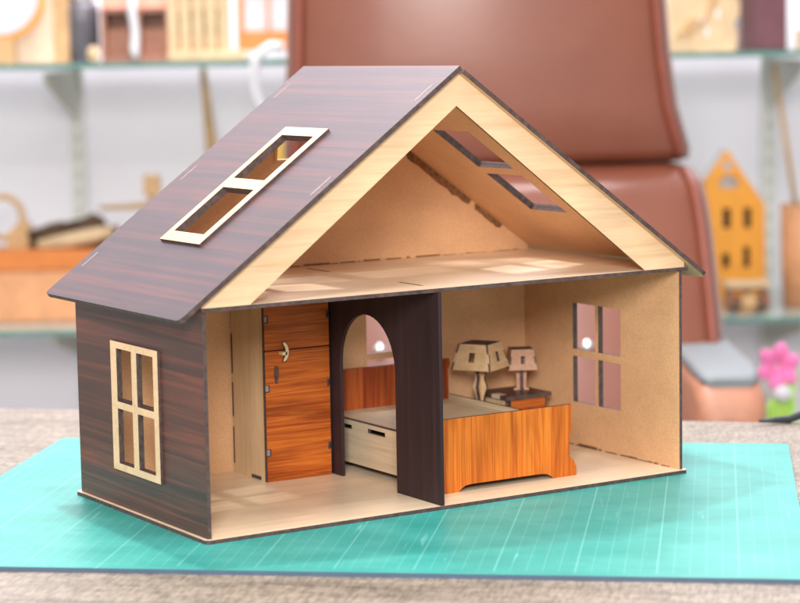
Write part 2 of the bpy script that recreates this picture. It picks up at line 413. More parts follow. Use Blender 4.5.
fl = thing('floor_lamp', 'larger wooden lamp with a turned pole and slotted square shade, between toy bed and nightstand', 'lamp', (33.1, 16.7, T))
prof = [(.85, z0), (.85, .6), (.45, .75), (.45, 2.5), (.5, 3.6), (.28, 4.0), (.33, 4.4), (.6, 5.2), (.36, 5.9), (.5, 6.4), (.34, 6.7), (.34, 8.2)]
lamp(fl, (33.1, 16.7), z0, 6.72, 8.75, 3.5, 2.6, R_(30), prof, 'shade_wood')
tl = thing('table_lamp', 'smaller pinkish wooden lamp standing on the nightstand', 'lamp', (37.1, 17.0, 4.51))
lamp(tl, (37.3, 17.05), 4.51, 6.25, 7.9, 2.3, 1.8, R_(-26), [(.62, 4.505), (.62, 4.65), (.42, 4.7), (.4, 5.3), (.44, 6.0), (.42, 7.3)], 'shade_pink', .24)

# ------------------------------------------------------------------ cutting mat and table
ang_m = R_(-40.3)
def mat_cutting():
    m, nt, bs = new_mat('teal_cutting_mat')
    tc = N(nt, 'ShaderNodeTexCoord'); sp = N(nt, 'ShaderNodeSeparateXYZ'); nt.links.new(tc.outputs['Object'], sp.inputs[0])
    def math_(op, a, b_=None):
        n = N(nt, 'ShaderNodeMath', operation=op)
        for i, v in enumerate((a, b_)):
            if v is None: continue
            if hasattr(v, 'links'): nt.links.new(v, n.inputs[i])
            else: n.inputs[i].default_value = v
        return n.outputs[0]
    def lines(co, period, width, off):
        a = math_('ADD', co, off); a = math_('DIVIDE', a, period); a = math_('FRACT', a); a = math_('SUBTRACT', a, .5); a = math_('ABSOLUTE', a)
        return math_('GREATER_THAN', a, .5 - width/period/2)
    x, y = sp.outputs[0], sp.outputs[1]
    big = math_('MAXIMUM', lines(x, .05, .0011, .29), math_('MULTIPLY', lines(y, .05, .0006, .215), .2))
    small = math_('MAXIMUM', lines(x, .01, .0006, .29), math_('MULTIPLY', lines(y, .01, .0003, .215), .3))
    ln = math_('MAXIMUM', math_('MULTIPLY', big, .24), math_('MULTIPLY', small, .16))
    inside = math_('MULTIPLY', math_('LESS_THAN', math_('ABSOLUTE', x), .2906), math_('LESS_THAN', math_('ABSOLUTE', y), .2206))
    ln = math_('MULTIPLY', ln, inside)
    f = noise(nt, coords(nt, (14, 20, 10)), 1, 5, .6)
    base = ramp(nt, f, [(.25, (.026, .25, .222)), (.5, (.040, .325, .290)), (.75, (.072, .39, .352))])
    g = noise(nt, coords(nt, (26, 55, 10)), 1, 3, .5)
    base = mix(nt, base, (.035, .29, .26), ramp(nt, g, [(.62, (0, 0, 0)), (.70, (.6, .6, .6))]))
    sx = noise(nt, coords(nt, (160, 9, 10), (0, 0, .5)), 1, 3, .6)
    base = mix(nt, base, (.30, .66, .62), ramp(nt, sx, [(.66, (0, 0, 0)), (.72, (.4, .4, .4))]))
    col = mix(nt, base, (.36, .78, .74), ln)
    nt.links.new(col, bs.inputs['Base Color']); bs.inputs['Roughness'].default_value = .42
    bs.inputs['Specular IOR Level'].default_value = .45
    bump(nt, bs, noise(nt, coords(nt, (1500,)*3), 1, 2), .1, .0002)
    return m
M['mat'] = mat_cutting(); M['mat_edge'] = plain('mat_edge', (.06, .10, .16), .6)
mu = Vector((math.cos(ang_m), math.sin(ang_m), 0)); mv = Vector((-math.sin(ang_m), math.cos(ang_m), 0))
mc = (Vector((8.6, 43.3, 0)) + mu*29.9 - mv*22.9); mc.z = -.3
mt = thing('cutting_mat', 'teal self-healing cutting mat with a pale printed grid lying under the doll house', 'cutting mat', mc, ang_m)
b = MB(); b.panel(rrect(-29.9, -22.9, 30.3, 22.9, .5), [], (0, 0, .297), X, Y, Z, .295, (0, 1, 1)); b.build('mat_sheet', ['mat', 'mat_edge'], mt, local=True)

def mat_table():
    m, nt, bs = new_mat('grey_beige_table_wood')
    f = noise(nt, coords(nt, (7, 60, 10)), 1, 5, .6, .6)
    col = ramp(nt, f, [(.25, (.17, .138, .11)), (.45, (.235, .195, .16)), (.6, (.285, .242, .20)), (.8, (.21, .175, .142))])
    g = noise(nt, coords(nt, (60, 420, 10)), 1, 3, .7)
    col = mix(nt, col, ramp(nt, g, [(.32, (.62, .60, .58)), (.62, (1.15, 1.14, 1.12))]), 1, 'MULTIPLY')
    w = noise(nt, coords(nt, (520, 90, 10)), 1, 2, .6)
    col = mix(nt, col, ramp(nt, w, [(.36, (.62, .61, .60)), (.6, (1.12, 1.11, 1.10))]), 1, 'MULTIPLY')
    nt.links.new(col, bs.inputs['Base Color']); bs.inputs['Roughness'].default_value = .5
    bump(nt, bs, g, .2, .0005)
    return m
M['table'] = mat_table(); M['table_edge'] = plain('table_edge_band', (.32, .26, .21), .5)
t0 = Vector((11.1, 63.4, 0)); t1 = Vector((63.1, 12.4, 0)); td = (t1 - t0).normalized(); tn = Vector((-td.y, td.x, 0))
tang = math.atan2(td.y, td.x)
tc_ = t0.lerp(t1, .5) - tn*46; tc_.z = -75
tb = thing('work_table', 'grey beige wood-grain table top under the teal mat', 'table', tc_, tang)
b = MB(); b.quad_box((-95, -46, 71.7), (95, 46, 74.7)); b.build('table_top', ['table'], tb, bevel=.25, local=True)
for sx in (-88, 88):
    for sy in (-40, 40):
        b = MB(); b.quad_box((sx-2.5, sy-2.5, 0), (sx+2.5, sy+2.5, 71.7)); b.build('leg', ['table_edge'], tb, bevel=.3, local=True)

# ------------------------------------------------------------------ things behind: r = right, d = distance ahead of the camera, z = up
yaw = R_(-32.087); CX, CY = -65.176, -128.206
FW = Vector((-math.sin(yaw), math.cos(yaw), 0)); RT = Vector((math.cos(yaw), math.sin(yaw), 0))
def bg(r, d, z=0): 
    p = Vector((CX, CY, 0)) + FW*d + RT*r; p.z = z + (.45 if z > -70 else 0); return p

M['wall'] = plain('pale_lavender_wall', (.87, .845, .91), .7, .03, 3)
M['floor_grey'] = plain('grey_shop_floor', (.35, .33, .32), .5, .15, 6)
wl = MB(); wl.quad_box((-260, 0, -75), (260, 8, 270)); o = wl.build('background_wall', ['wall'], None, local=True)
o.location = bg(0, 394) * S; o.rotation_euler = (0, 0, yaw); o['kind'] = 'structure'
wl = MB(); wl.quad_box((-260, -330, -80), (260, 8, -75)); o = wl.build('floor', ['floor_grey'], None, local=True)
o.location = bg(0, 394) * S; o.rotation_euler = (0, 0, yaw); o['kind'] = 'structure'

def glass():
    m, nt, bs = new_mat('green_shelf_glass')
    nt.links.new(ramp(nt, noise(nt, coords(nt, (9, 9, 9)), 1), [(.3, (.66, .78, .74)), (.7, (.74, .83, .80))]), bs.inputs['Base Color'])
    bs.inputs['Roughness'].default_value = .06; bs.inputs['Transmission Weight'].default_value = .55
    return m
M['glass'] = glass(); M['glass_edge'] = plain('green_glass_edge', (.12, .24, .21), .15, .2, 20)
M['steel'] = plain('grey_green_bracket_paint', (.50, .49, .42), .5, .1, 20)
M['post'] = plain('pale_post_paint', (.70, .70, .68), .5, .05, 10)
def shelf(r0, r1, z, label, group=None):
    rt = thing('glass_shelf', label, 'shelf', bg((r0+r1)/2, 372, z), yaw, group)
    h = (r1-r0)/2
    b = MB(); b.quad_box((-h, -19.6, -.9), (h, 20, 0)); b.build('glass_pane', ['glass'], rt, local=True)
    b = MB(); b.quad_box((-h, -20, -.92), (h, -19.61, .02)); b.build('polished_edge', ['glass_edge'], rt, local=True)
    return rt
shelf(-110, 110, 30.0, 'upper green glass shelf on the pale wall, running behind the brown office chair')
shelf(-110, 110, -12.3, 'lower green glass shelf carrying the orange toy house and the orange toy boat')
for r in (-56.3, 65.5):
    s_ = 'left' if r < 0 else 'right'
    lab = 'pale slotted wall upright behind the orange toy boat' if r < 0 else 'pale slotted wall upright behind the orange toy house'
    p = thing('wall_upright', lab, 'shelf upright', bg(r, 392, -70), yaw, 'shelf uprights on the wall')
    b = MB(); b.quad_box((-1.3, -.2, 0), (1.3, 1.8, 160))
    for k in range(48): b.quad_box((-.35, -.24, 3+k*3.2), (.35, -.19, 4.9+k*3.2), 1)
    b.build('channel', ['post', 'steel'], p, local=True)
    for z in (29.0, -13.3):
        br = MB()
        br.panel([(-34, -.05), (1.5, -.05), (1.5, -9), (-2, -8), (-34, -1.6)], [], (.25, 0, 70+z), Y, Z, X, .5, (0, 0, 0)); br.build('bracket', ['steel'], p, local=True)

# leather office chair
def leather():
    m, nt, bs = new_mat('brown_leather')
    f = noise(nt, coords(nt, (5, 5, 5)), 1, 4, .6)
    nt.links.new(ramp(nt, f, [(.3, (.165, .044, .022)), (.7, (.215, .062, .033))]), bs.inputs['Base Color'])
    bs.inputs['Roughness'].default_value = .5; bs.inputs['Specular IOR Level'].default_value = .3; bs.inputs['Coat Weight'].default_value = .85; bs.inputs['Coat Roughness'].default_value = .21; bs.inputs['Coat IOR'].default_value = 1.55
    v = N(nt, 'ShaderNodeTexVoronoi'); v.inputs['Scale'].default_value = 260
    nt.links.new(coords(nt, (1, 1, 1)), v.inputs['Vector'])
    cr = noise(nt, coords(nt, (9, 9, 30)), 1, 5, .6, 1.2)
    bump(nt, bs, mix(nt, v.outputs['Distance'], cr, .6), .3, .0025)
    return m
M['leather'] = leather(); M['piping'] = plain('dark_leather_piping', (.22, .052, .030), .4, .1, 40)
M['arm_grey'] = plain('grey_arm_pad', (.20, .22, .235), .6, .06, 40); M['arm_leather'] = plain('worn_orange_leather', (.40, .175, .105), .45, .1, 30)
M['chrome'] = plain('chrome', (.85, .85, .85), .12, .02, 10, 1)
ch = thing('office_chair', 'large brown leather office chair with a grey-topped armrest, standing behind the table', 'office chair', bg(12, 292, -75), yaw)
def lean_at(z):
    return (14 - z)*.5 if z < 14 else (14 - z)*.9
def cushion(levels, yc, name, mat, parent, n=40, ex=5.0, lean=0):
    """levels: (z, left, right, half thickness)"""
    rings = []
    for z, l, r, th in levels:
        c = (l+r)/2 - 12; w = (r-l)/2; ring = []
        for k in range(n):
            t = 2*math.pi*k/n; cs, sn = math.cos(t), math.sin(t)
            px = math.copysign(abs(cs)**(2/ex), cs)*w; py = math.copysign(abs(sn)**(2/ex), sn)*th
            py -= 1.6*(1-(px/w)**2) if sn < 0 else 0
            ring.append((c+px, yc+py-(lean_at(z) if lean else 0), z+75))
        rings.append(ring)
    m = MB(); m.rings(rings); o = m.build(name, [mat], parent, local=True)
    return o
up = [(16.6, -12.5, 36.5, 3.0), (17.0, -14.5, 38.3, 5.2), (18.4, -15, 38.4, 6.2), (24, -14.7, 36.8, 6.6), (31, -14.3, 35.9, 6.6), (40, -14.0, 35.2, 6.6), (50, -13.4, 34.2, 6.6), (60, -12.5, 33, 6.6), (66, -11, 32, 5.4), (69, -8, 29, 3.2), (69.8, -5, 26, 1.5)]
lo = [(-34, -15, 39, 5.5), (-32, -17, 41, 7), (-15, -16.8, 40.9, 7.6), (-8, -16.7, 40.8, 7.6), (0, -16.6, 40.6, 7.6), (5, -16.4, 40.4, 7.5), (9, -16.2, 40.2, 7.4), (12, -16, 39.9, 7.1), (14, -15.8, 39.6, 6.8), (15.8, -14.8, 38.6, 5.4), (16.5, -12.5, 36, 3.0)]
o1 = cushion(up, 1.8, 'upper_back_cushion', 'leather', ch); o2 = cushion(lo, -2, 'lower_back_cushion', 'leather', ch, lean=.36)
for o_, lv, lean in ((o1, up, 0), (o2, lo, .36)):
    for sgn in (-1, 1):
        m = MB(); pts = []
        for z, l, r, th in lv[1:-1]:
            pts.append(((r-1.9-12) if sgn > 0 else (l+1.9-12), -2-th*.93-(lean_at(z) if lean else 0), z+75))
        m.tube([(p[0], p[1] + (3.8 if o_ is o1 else 0), p[2]) for p in pts], .45); m.build('piping', ['piping'], o_, local=True)
for x in (-14.6, 11.0):
    m = MB(); m.ball((x, -21.0, 75-4.9), .8, 0, (1, .55, 1)); m.build('button', ['chrome'], o2, local=True)
m = MB(); m.rings([[(12-12+27*math.copysign(abs(math.cos(t))**.4, math.cos(t))*s_, -26+22*math.copysign(abs(math.sin(t))**.4, math.sin(t))*s_, z) for t in [2*math.pi*k/40 for k in range(40)]] for z, s_ in ((28, .9), (30, 1), (37, 1), (40, .95), (41, .8))])
m.build('seat_cushion', ['leather'], ch, local=True)
m = MB(); m.tube([(0, -18, 3), (0, -18, 29)], 3.5); m.build('column', ['chrome'], ch, local=True)
for k in range(5):
    a = 2*math.pi*k/5 + .3
    m = MB(); m.tube([(0, -18, 6), (30*math.cos(a), -18+30*math.sin(a), 3.2)], [2.6, 1.6]); m.ball((30*math.cos(a), -18+30*math.sin(a), 2.4), 2.4, 0); m.build('base_leg', ['burnt'], ch, local=True)
for side in (1, -1):
    x0, x1 = (21.6, 29.6) if side > 0 else (-29.4, -21.4)
    prof = []
    m = MB(); rings = []
    for y, zt, zb, sh in ((-43.5, 64.5, 50, 1.2), (-42.6, 66.6, 48, .4), (-41, 68.0, 46, 0), (-38, 68.9, 46, 0), (-20, 69.0, 47, 0), (-4, 69.0, 48, 0)):
        pl = rrect(x0+sh, zb, x1-sh, zt, 1.8, 5); rings.append([(a, y, z) for a, z in pl])
    m.rings(rings); a_ = m.build('armrest', ['arm_leather'], ch, local=True)
    m = MB(); rings = []
    for y, dz, sh in ((-41.2, -.6, 1.2), (-40, .0, .35), (-36, .4, 0), (-18, .5, 0), (-4, .5, 0)):
        pl = rrect(x0+.3+sh, 68.0+dz*.5, x1-.3-sh, 69.4+dz, .65, 4); rings.append([(a, y, z) for a, z in pl])
    m.rings(rings); m.build('arm_pad', ['arm_grey'], a_, local=True)

# ---- toys on the shelves
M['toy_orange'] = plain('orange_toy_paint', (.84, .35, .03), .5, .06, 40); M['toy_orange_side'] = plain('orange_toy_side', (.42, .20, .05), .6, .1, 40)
M['toy_hole'] = plain('dark_window_opening', (.035, .025, .035), .7); M['toy_pale'] = plain('cream_toy_wood', (.58, .41, .24), .55, .18, 35)
M['toy_white'] = plain('white_card', (.60, .60, .64), .6, .04, 30); M['toy_deep'] = plain('deep_orange_wood', (.62, .19, .035), .5, .1, 40)
M['toy_peach'] = plain('peach_wood', (.68, .32, .15), .5, .12, 40); M['toy_brown'] = plain('brown_wood', (.30, .12, .07), .5, .2, 40)
M['dark_brown'] = plain('dark_brown_twigs', (.10, .055, .03), .7, .4, 120); M['tan'] = plain('tan_wood', (.55, .34, .16), .55, .15, 60)
M['grey_jar'] = plain('dark_grey_plastic', (.12, .11, .13), .3, .1, 20); M['plum'] = plain('plum_lacquer', (.085, .030, .032), .35, .2, 30)
M['pink'] = plain('hot_pink_felt', (.82, .20, .46), .8, .1, 60); M['leaf'] = plain('lime_green_felt', (.36, .62, .10), .7, .15, 60)
M['cable'] = plain('black_rubber', (.02, .025, .03), .5); M['white_hose'] = plain('white_plastic', (.62, .63, .66), .35, .03, 20)
M['toy_yellow'] = plain('yellow_toy_paint', (.90, .55, .10), .5, .08, 30)
M['shelf_red'] = plain('coral_card', (.85, .38, .28), .6, .2, 80)

th_ = thing('toy_house', 'flat-fronted orange toy house with a pointed gable on the lower shelf right of the chair', 'toy house', bg(56.3, 372, -12.3), yaw)
b = MB()
hl = [rect(-2.4, 6.3, -1.2, 8.7), rect(1.1, 6.3, 2.2, 9.8), rect(-2.3, 12.9, -1.0, 16.3), rect(1.2, 12.9, 2.4, 16.3),
      [(-3.0+1.7+1.6*math.cos(t), 20.1+1.7*max(math.sin(t), -.25)) for t in [2*math.pi*k/16 for k in range(16)]], [(-1.5+.85*math.cos(t), 23.4+.85*math.sin(t)) for t in [2*math.pi*k/12 for k in range(12)]]]
b.panel([(-5.3, 0), (4.9, 0), (4.7, 16.8), (-1.6, 26.1), (-5.3, 21.0)], hl, (0, -3, 0), X, Z, nY, .5); b.build('front_panel', ['toy_orange'] * 3, th_, local=True)
b = MB(); b.panel([(-5.3, 0), (4.9, 0), (4.7, 16.8), (-1.6, 26.1), (-5.3, 21.0)], [], (0, 3, 0), X, Z, Y, .5); b.build('back_panel', ['toy_white'] * 3, th_, local=True)
for x0, z1 in ((-5.25, 20.7), (4.3, 16.6)):
    b = MB(); b.panel(rect(-2.45, .1, 2.45, z1), [rect(-1.5, 6, 1.5, 9), rect(-1.5, 12, 1.5, 15)], (x0+.45, 0, 0), Y, Z, X, .45); b.build('side_panel', ['toy_orange_side'] * 3, th_, local=True)
b = MB(); b.quad_box((-4.7, 1.9, 5.9), (4.2, 2.2, 17)); b.build('window_backing', ['toy_hole'], th_, local=True)

car = thing('toy_car', 'small cream-roofed wooden toy car parked in front of the orange toy house', 'toy car', bg(56.6, 360, -12.3), yaw)
b = MB(); b.panel([(-3.6, .9), (3.6, .9), (3.6, 2.6), (2.9, 4.0), (-2.7, 4.0), (-3.6, 2.6)], [rect(-2.4, 2.4, -.4, 3.6), rect(.2, 2.4, 2.3, 3.6)], (0, -1.6, 0), X, Z, nY, 3.2, (0, 0, 0)); b.build('body', ['toy_brown'], car, local=True)
b = MB(); b.quad_box((-3.8, -2.1, 4.02), (3.5, 2.1, 5.1)); b.build('roof', ['toy_pale'], car, bevel=.3, local=True)
for x in (-2.2, 2.2):
    for y in (-1.9, 1.9):
        b = MB(); b.rings([[(x+.95*math.cos(t), y+s*.25, .95+.95*math.sin(t)) for t in [2*math.pi*k/20 for k in range(20)]] for s in (-1, 1)]); b.build('wheel', ['dark_brown'], car, local=True)
b = MB(); b.quad_box((-1.1, -2.0, 1.0), (1.2, -1.62, 3.0)); b.build('door', ['tan'], car, local=True)

cup = thing('pen_cup', 'peach wooden cup holding a slanting stick at the right end of the lower shelf', 'cup', bg(66.5, 366, -12.3), yaw)
b = MB(); b.lathe([(2.0, 0), (3.0, .1), (3.4, 17), (3.0, 17), (2.7, 1)]); b.build('cup_body', ['toy_peach'], cup, local=True)
st_ = MB(); st_.tube([(0, 0, 0), (-3.6, 1, 24.6)], .42); so = st_.build('wooden_stick', ['tan'], None, local=True)
so.location = bg(65.6, 365, 3.2) * S; so.rotation_euler = (0, 0, yaw); tag(so, 'thin tan stick slanting out of the peach wooden cup', 'stick')

# carved panel, plum box and cream block on the upper shelf right of the chair
cp = thing('carved_panel', 'cream carved wooden panel with a scalloped edge on the upper shelf right of the chair', 'carving', bg(50.0, 366, 30.0), yaw)
pol = [(-5.6, 0), (5.6, 0), (6.0, 2.2), (5.6, 4.2)] + [(4.4+2.0*math.cos(t), 7.0+2.5*math.sin(t)) for t in [R_(-70+20*k) for k in range(8)]] + [(4.6, 10.4), (4.8, 13), (2.5, 16), (-3, 16.5), (-5.4, 12)]
b = MB(); b.panel(pol, [rect(-.6+a, z, .1+a, z+1.2) for a, z in ((1.3, 2.6), (.4, 4.4), (3.0, 5.5))], (0, -.6, 0), X, Z, nY, 1.2, (0, 0, 1)); b.build('panel', ['toy_pale', 'tan'], cp, local=True)
b = MB()
for k in range(9):
    a = k*.7; b.tube([(-3+.55*k+1.1*math.cos(a+q*.5), -.75, 2.2+.8*k+1.3*math.sin(a+q*.5)) for q in range(7)], .22, 6)
b.build('carved_scroll', ['tan'], cp, local=True)
pb = thing('dark_box', 'dark brown lacquered box at the right end of the upper shelf', 'box', bg(60.2, 368, 30.0), yaw)
b = MB(); b.quad_box((-3.9, -4, .02), (3.6, 4, 18)); b.build('box_body', ['plum'], pb, bevel=.15, local=True)
b = MB(); b.quad_box((-1.9, -4.25, .4), (3.4, -4.02, 17.5)); b.build('front_board', [plain('purple_board', (.12, .036, .050), .4, .15, 40)], pb, local=True)
cb = MB(); cb.quad_box((-1.5, -2, 0), (3.5, 2, 3.4)); o = cb.build('cream_block', ['toy_pale'], None, bevel=.2, local=True)
o.location = bg(66.6, 362, 30.02)*S; o.rotation_euler = (0, 0, yaw); tag(o, 'low cream wooden block beside the dark brown box on the upper shelf', 'block')

# upper shelf, left of the chair
wb = thing('wooden_box', 'tall pale wooden box at the left end of the upper shelf', 'box', bg(-59.0, 370, 30.0), yaw)
b = MB(); b.quad_box((-5.6, -4, .02), (3.1, 4, 16)); b.build('box_body', [wood('peach_ply', [(.3, (.80, .58, .42)), (.7, (.80, .61, .45))], 'z', 60, 5)], wb, bevel=.1, local=True)
b = MB(); b.quad_box((3.12, -3.9, .03), (5.7, 3.9, 15.9)); b.build('side_panel', ['tan'], wb, bevel=.1, local=True)
pl = thing('plate', 'round white plate with an orange rim propped in front of the tall pale box', 'plate', bg(-63.0, 358, 34.5), yaw)
def disc(r0, r1, y0, y1, z):
    return [[(r*math.cos(2*math.pi*k/40), y, z + r*math.sin(2*math.pi*k/40)) for k in range(40)] for r, y in ((r0, y0), (r1, y0-.3), (r1, y1))]
b = MB(); b.rings(disc(5.9, 6.3, -.4, .3, 6.4)); b.build('plate_face', ['toy_white'], pl, local=True)
b = MB(); b.tube([(6.75*math.cos(2*math.pi*k/40), 0, 6.4+6.75*math.sin(2*math.pi*k/40)) for k in range(40)], .5, 10, closed=True); b.build('rim', ['toy_orange'], pl, local=True)
b = MB(); b.quad_box((-2, -.6, -4.5), (2, 3, -.4)); b.build('plate_stand', ['tan'], pl, local=True)
jr = thing('grey_jar', 'dark grey plastic jar with a silver shoulder between the pale box and the brown cabinet', 'jar', bg(-51.3, 368, 30.0), yaw)
b = MB(); b.lathe([(1.9, .02), (2.4, .1), (2.4, 2), (2.75, 2.1), (2.75, 8.5), (2.3, 9.8)]); b.build('jar_body', ['grey_jar'], jr, local=True)
b = MB(); b.lathe([(1.3, 9.8), (1.9, 10), (1.9, 13), (1.4, 13.6)]); b.build('lid', ['chrome'], jr, local=True)
eg = MB(); eg.ball((0, 0, 1.35), 1.05, 0, (1, 1, 1.28)); o = eg.build('wooden_egg', ['toy_pale'], None, local=True); o.location = bg(-48.6, 360, 30.0)*S; tag(o, 'small cream wooden egg in front of the dark grey jar', 'egg')
cabt = thing('toy_cabinet', 'brown toy cabinet with coral top strip and a white ribbon on the upper shelf', 'toy cabinet', bg(-42.2, 367, 30.0), yaw)
b = MB()
for lo_, hi_ in (((-5.6, -3, .02), (5.6, 3, 1.1)), ((-5.6, -3, 1.12), (-4.9, 3, 8)), ((4.9, -3, 1.12), (5.6, 3, 8)), ((-.9, -2.9, 1.12), (.9, 3, 8)), ((-5.6, -3, 8.02), (5.6, 3, 8.6)), ((-4.88, 2.5, 1.12), (4.88, 3, 8))): b.quad_box(lo_, hi_)
b.build('carcass', ['toy_brown'], cabt, local=True)
for x in (-2.9, 2.9):
    b = MB(); b.quad_box((x-1.95, -1.6, 1.13), (x+1.95, 2.4, 5.4)); b.build('drawer', [M['toy_brown']], cabt, bevel=.1, local=True)
b = MB(); b.quad_box((-5.5, -3.1, 8.62), (5.5, 3, 12)); b.build('coral_strip', ['shelf_red'], cabt, bevel=.2, local=True)
b = MB(); b.tube([(-.1, -3.5, 12.2), (-.2, -3.7, 8), (.2, -3.6, 5), (0, -3.8, 2), (.3, -4.2, .7)], [.75, .75, .7, .8, .5], 8); rb = b.build('white_ribbon', ['white_hose'], None, local=True)
rb.location = bg(-42.4, 367, 30.0)*S; rb.rotation_euler = (0, 0, yaw); tag(rb, 'white ribbon hanging down the front of the brown toy cabinet', 'ribbon')
sh_ = thing('slatted_tower', 'cream toy tower of upright slats between the brown cabinet and orange frame', 'toy tower', bg(-31.5, 366, 30.0), yaw)
b = MB(); b.quad_box((-5.4, -4.2, .02), (7.2, 4, 1.6)); b.build('base', ['toy_pale'], sh_, bevel=.2, local=True)
for k, x in enumerate((-4.6, -2.6, -.5, 1.6, 3.7)):
    b = MB(); b.quad_box((x-.75, -2.4, 1.62), (x+.75, -1.6, 15)); b.build('slat', ['toy_pale'], sh_, local=True)
b = MB(); b.quad_box((-5.3, -1.58, 2.9), (4.5, -1.0, 3.9)); b.build('rail', ['toy_pale'], sh_, local=True)
b = MB(); b.quad_box((-5.3, -1.58, 8.4), (4.5, -1.0, 9.4)); b.build('rail', ['toy_pale'], sh_, local=True)
b = MB(); b.quad_box((-5.2, 1.5, 1.62), (4.4, 2, 15)); b.build('back_panel', [plain('olive_board', (.30, .28, .12), .6)], sh_, local=True)
fr = thing('picture_frame', 'orange wooden frame round a white panel on the upper shelf beside the chair', 'frame', bg(-21.0, 368, 30.0), yaw)
b = MB(); b.panel(rect(-4.9, 1.4, 6, 14), [rect(-3.9, 4.6, .1, 13), rect(.5, 4.6, 5.2, 13)], (0, -.6, 0), X, Z, nY, 1.2, (0, 0, 0)); b.build('frame_wood', ['toy_deep'], fr, local=True)
b = MB(); b.quad_box((-4.6, .62, 1.6), (5.8, 1.0, 13.8)); b.build('white_panel', ['toy_white'], fr, local=True)
b = MB(); b.quad_box((-5.1, -4, .02), (6.2, 2, 1.38)); b.build('base', ['toy_white'], fr, bevel=.2, local=True)
hz = MB(); hz.tube([(3.2, 0, 0), (1.3, -.3, .3), (-.6, -.5, -.9), (-1.5, -.6, -3.5), (-1.4, -.5, -6.5), (-.3, -.3, -10), (1.5, .5, -14)], .75, 12); o = hz.build('white_hose', ['white_hose'], None, local=True)
o.location = bg(-20.6, 347, 31.9)*S; o.rotation_euler = (0, 0, yaw); tag(o, 'white flexible tube looping over the shelf edge at the left of the chair back', 'tube')

# lower shelf, left: orange toy boat with a ring, twigs and a roll
bt = thing('toy_boat', 'orange wooden toy boat with a tan ring at its bow', 'toy boat', bg(-57, 366, -12.3), yaw)
b = MB(); b.quad_box((-16, -4, .05), (9.5, 4, 8.6)); b.build('hull', ['toy_peach'], bt, bevel=.4, local=True)
b = MB(); b.quad_box((-16.3, -4.4, 8.62), (9.8, 4.4, 12.0)); b.build('gunwale', ['toy_deep'], bt, bevel=.3, local=True)
b = MB(); b.tube([(-8.4+3.4*math.cos(2*math.pi*k/30), 0, 17.2+3.4*math.sin(2*math.pi*k/30)) for k in range(30)], .55, 8, closed=True); b.build('ring', ['tan'], bt, local=True)
b = MB(); b.panel([(-7.6, 12), (-4.1, 12), (-3.6, 16), (-5.2, 16.8), (-7.9, 14)], [], (0, -1, 0), X, Z, nY, 2, (0, 0, 0)); b.build('bow_block', ['tan'], bt, local=True)
bk = thing('brown_crate', 'low dark brown wooden crate on the orange toy boat beside the tan ring', 'crate', bg(-52.6, 371, -.25), yaw)
b = MB()
for k in range(3): b.quad_box((-5.6, -2.2, .02+k*1.0), (5.6, -1.8, .85+k*1.0)); b.quad_box((-5.6, 1.8, .02+k*1.0), (5.6, 2.2, .85+k*1.0))
for x in (-5.6, 5.2): b.quad_box((x, -1.78, .02), (x+.4, 1.78, 2.9))
b.build('slats', ['toy_brown'], bk, local=True)
b = MB(); b.panel([(-3.5, 2.95), (3.8, 2.95), (3.2, 4.4), (1.4, 5.2), (-.4, 4.3), (-2.8, 3.9)], [], (0, -1, 0), X, Z, nY, 2, (0, 0, 0)); b.build('load', ['dark_brown'], bk, local=True)
tw = MB()
for k in range(60):
    x = random.uniform(-3.6, 9); y = random.uniform(-2.5, 2.5); z = random.uniform(.2, 3.6) * (1-abs(x-2)/12); a = random.uniform(-.5, .5); l = random.uniform(1.2, 3)
    tw.tube([(x-l, y, z), (x, y+.3, z+.5), (x+l, y+random.uniform(-1, 1), z+a)], .5, 6)
o = tw.build('twig_bundle', ['dark_brown'], None, local=True); o.location = bg(-57, 367, -.2)*S; o.rotation_euler = (0, 0, yaw); tag(o, 'heap of dark brown twigs lying on the orange toy boat', 'twigs')
rl = MB(); rl.tube([(-4.8, -3.4, 1.2), (0, -3.5, 1.9), (4.5, -3.4, 2.7), (7.5, -3.2, 3.3)], [.9, 1.3, 1.3, 1.0], 14); o = rl.build('cloth_roll', ['toy_pale'], None, local=True)
o.location = bg(-54.5, 367, -.9)*S; o.rotation_euler = (0, 0, yaw); tag(o, 'cream cloth roll leaning on the twigs in the orange toy boat', 'cloth')
pn = thing('toy_plane', 'small tan wooden toy plane on a stand, half hidden behind the left roof slope', 'toy plane', bg(-41, 372, -12.3), yaw)
b = MB(); b.quad_box((-1.5, -1, 20.0), (1.2, 1, 23.4)); b.build('cockpit', ['tan'], pn, bevel=.25, local=True)
b = MB(); b.tube([(-9, -.5, 18.0), (4, 0, 18.4), (8, 0, 18.6)], [.4, .75, .6], 8); b.build('wing', ['tan'], pn, local=True)
b = MB(); b.tube([(0, 0, .1), (-.2, 0, 20)], [1.4, .6], 10); b.build('stand', ['tan'], pn, local=True)
ms = MB(); ms.tube([(0, 0, 0), (-1.9, 1, 28), (-3.0, 1.4, 41)], [1.1, .95, .55], 8); o = ms.build('wooden_mast', ['tan'], None, local=True)
o.location = bg(-29.6, 376, -12.2)*S; o.rotation_euler = (0, 0, yaw); tag(o, 'tall tan wooden mast leaning against the wall above the left roof slope', 'mast')

yb = thing('yellow_board', 'tall yellow wooden board on the lower shelf, glimpsed through the skylight beside the chair', 'board', bg(-20.4, 370, -12.3), yaw)
b = MB(); b.panel(rrect(-2.6, 1.2, 2.6, 31.5, 2.2, 8, (0, 0, 1, 1)), [], (0, -.5, 0), X, Z, nY, 1.0, (0, 0, 0)); b.build('panel', ['toy_yellow'], yb, local=True)
b = MB(); b.quad_box((-3.6, -2.5, .02), (3.6, 2.5, 1.18)); b.build('base', ['tan'], yb, bevel=.15, local=True)
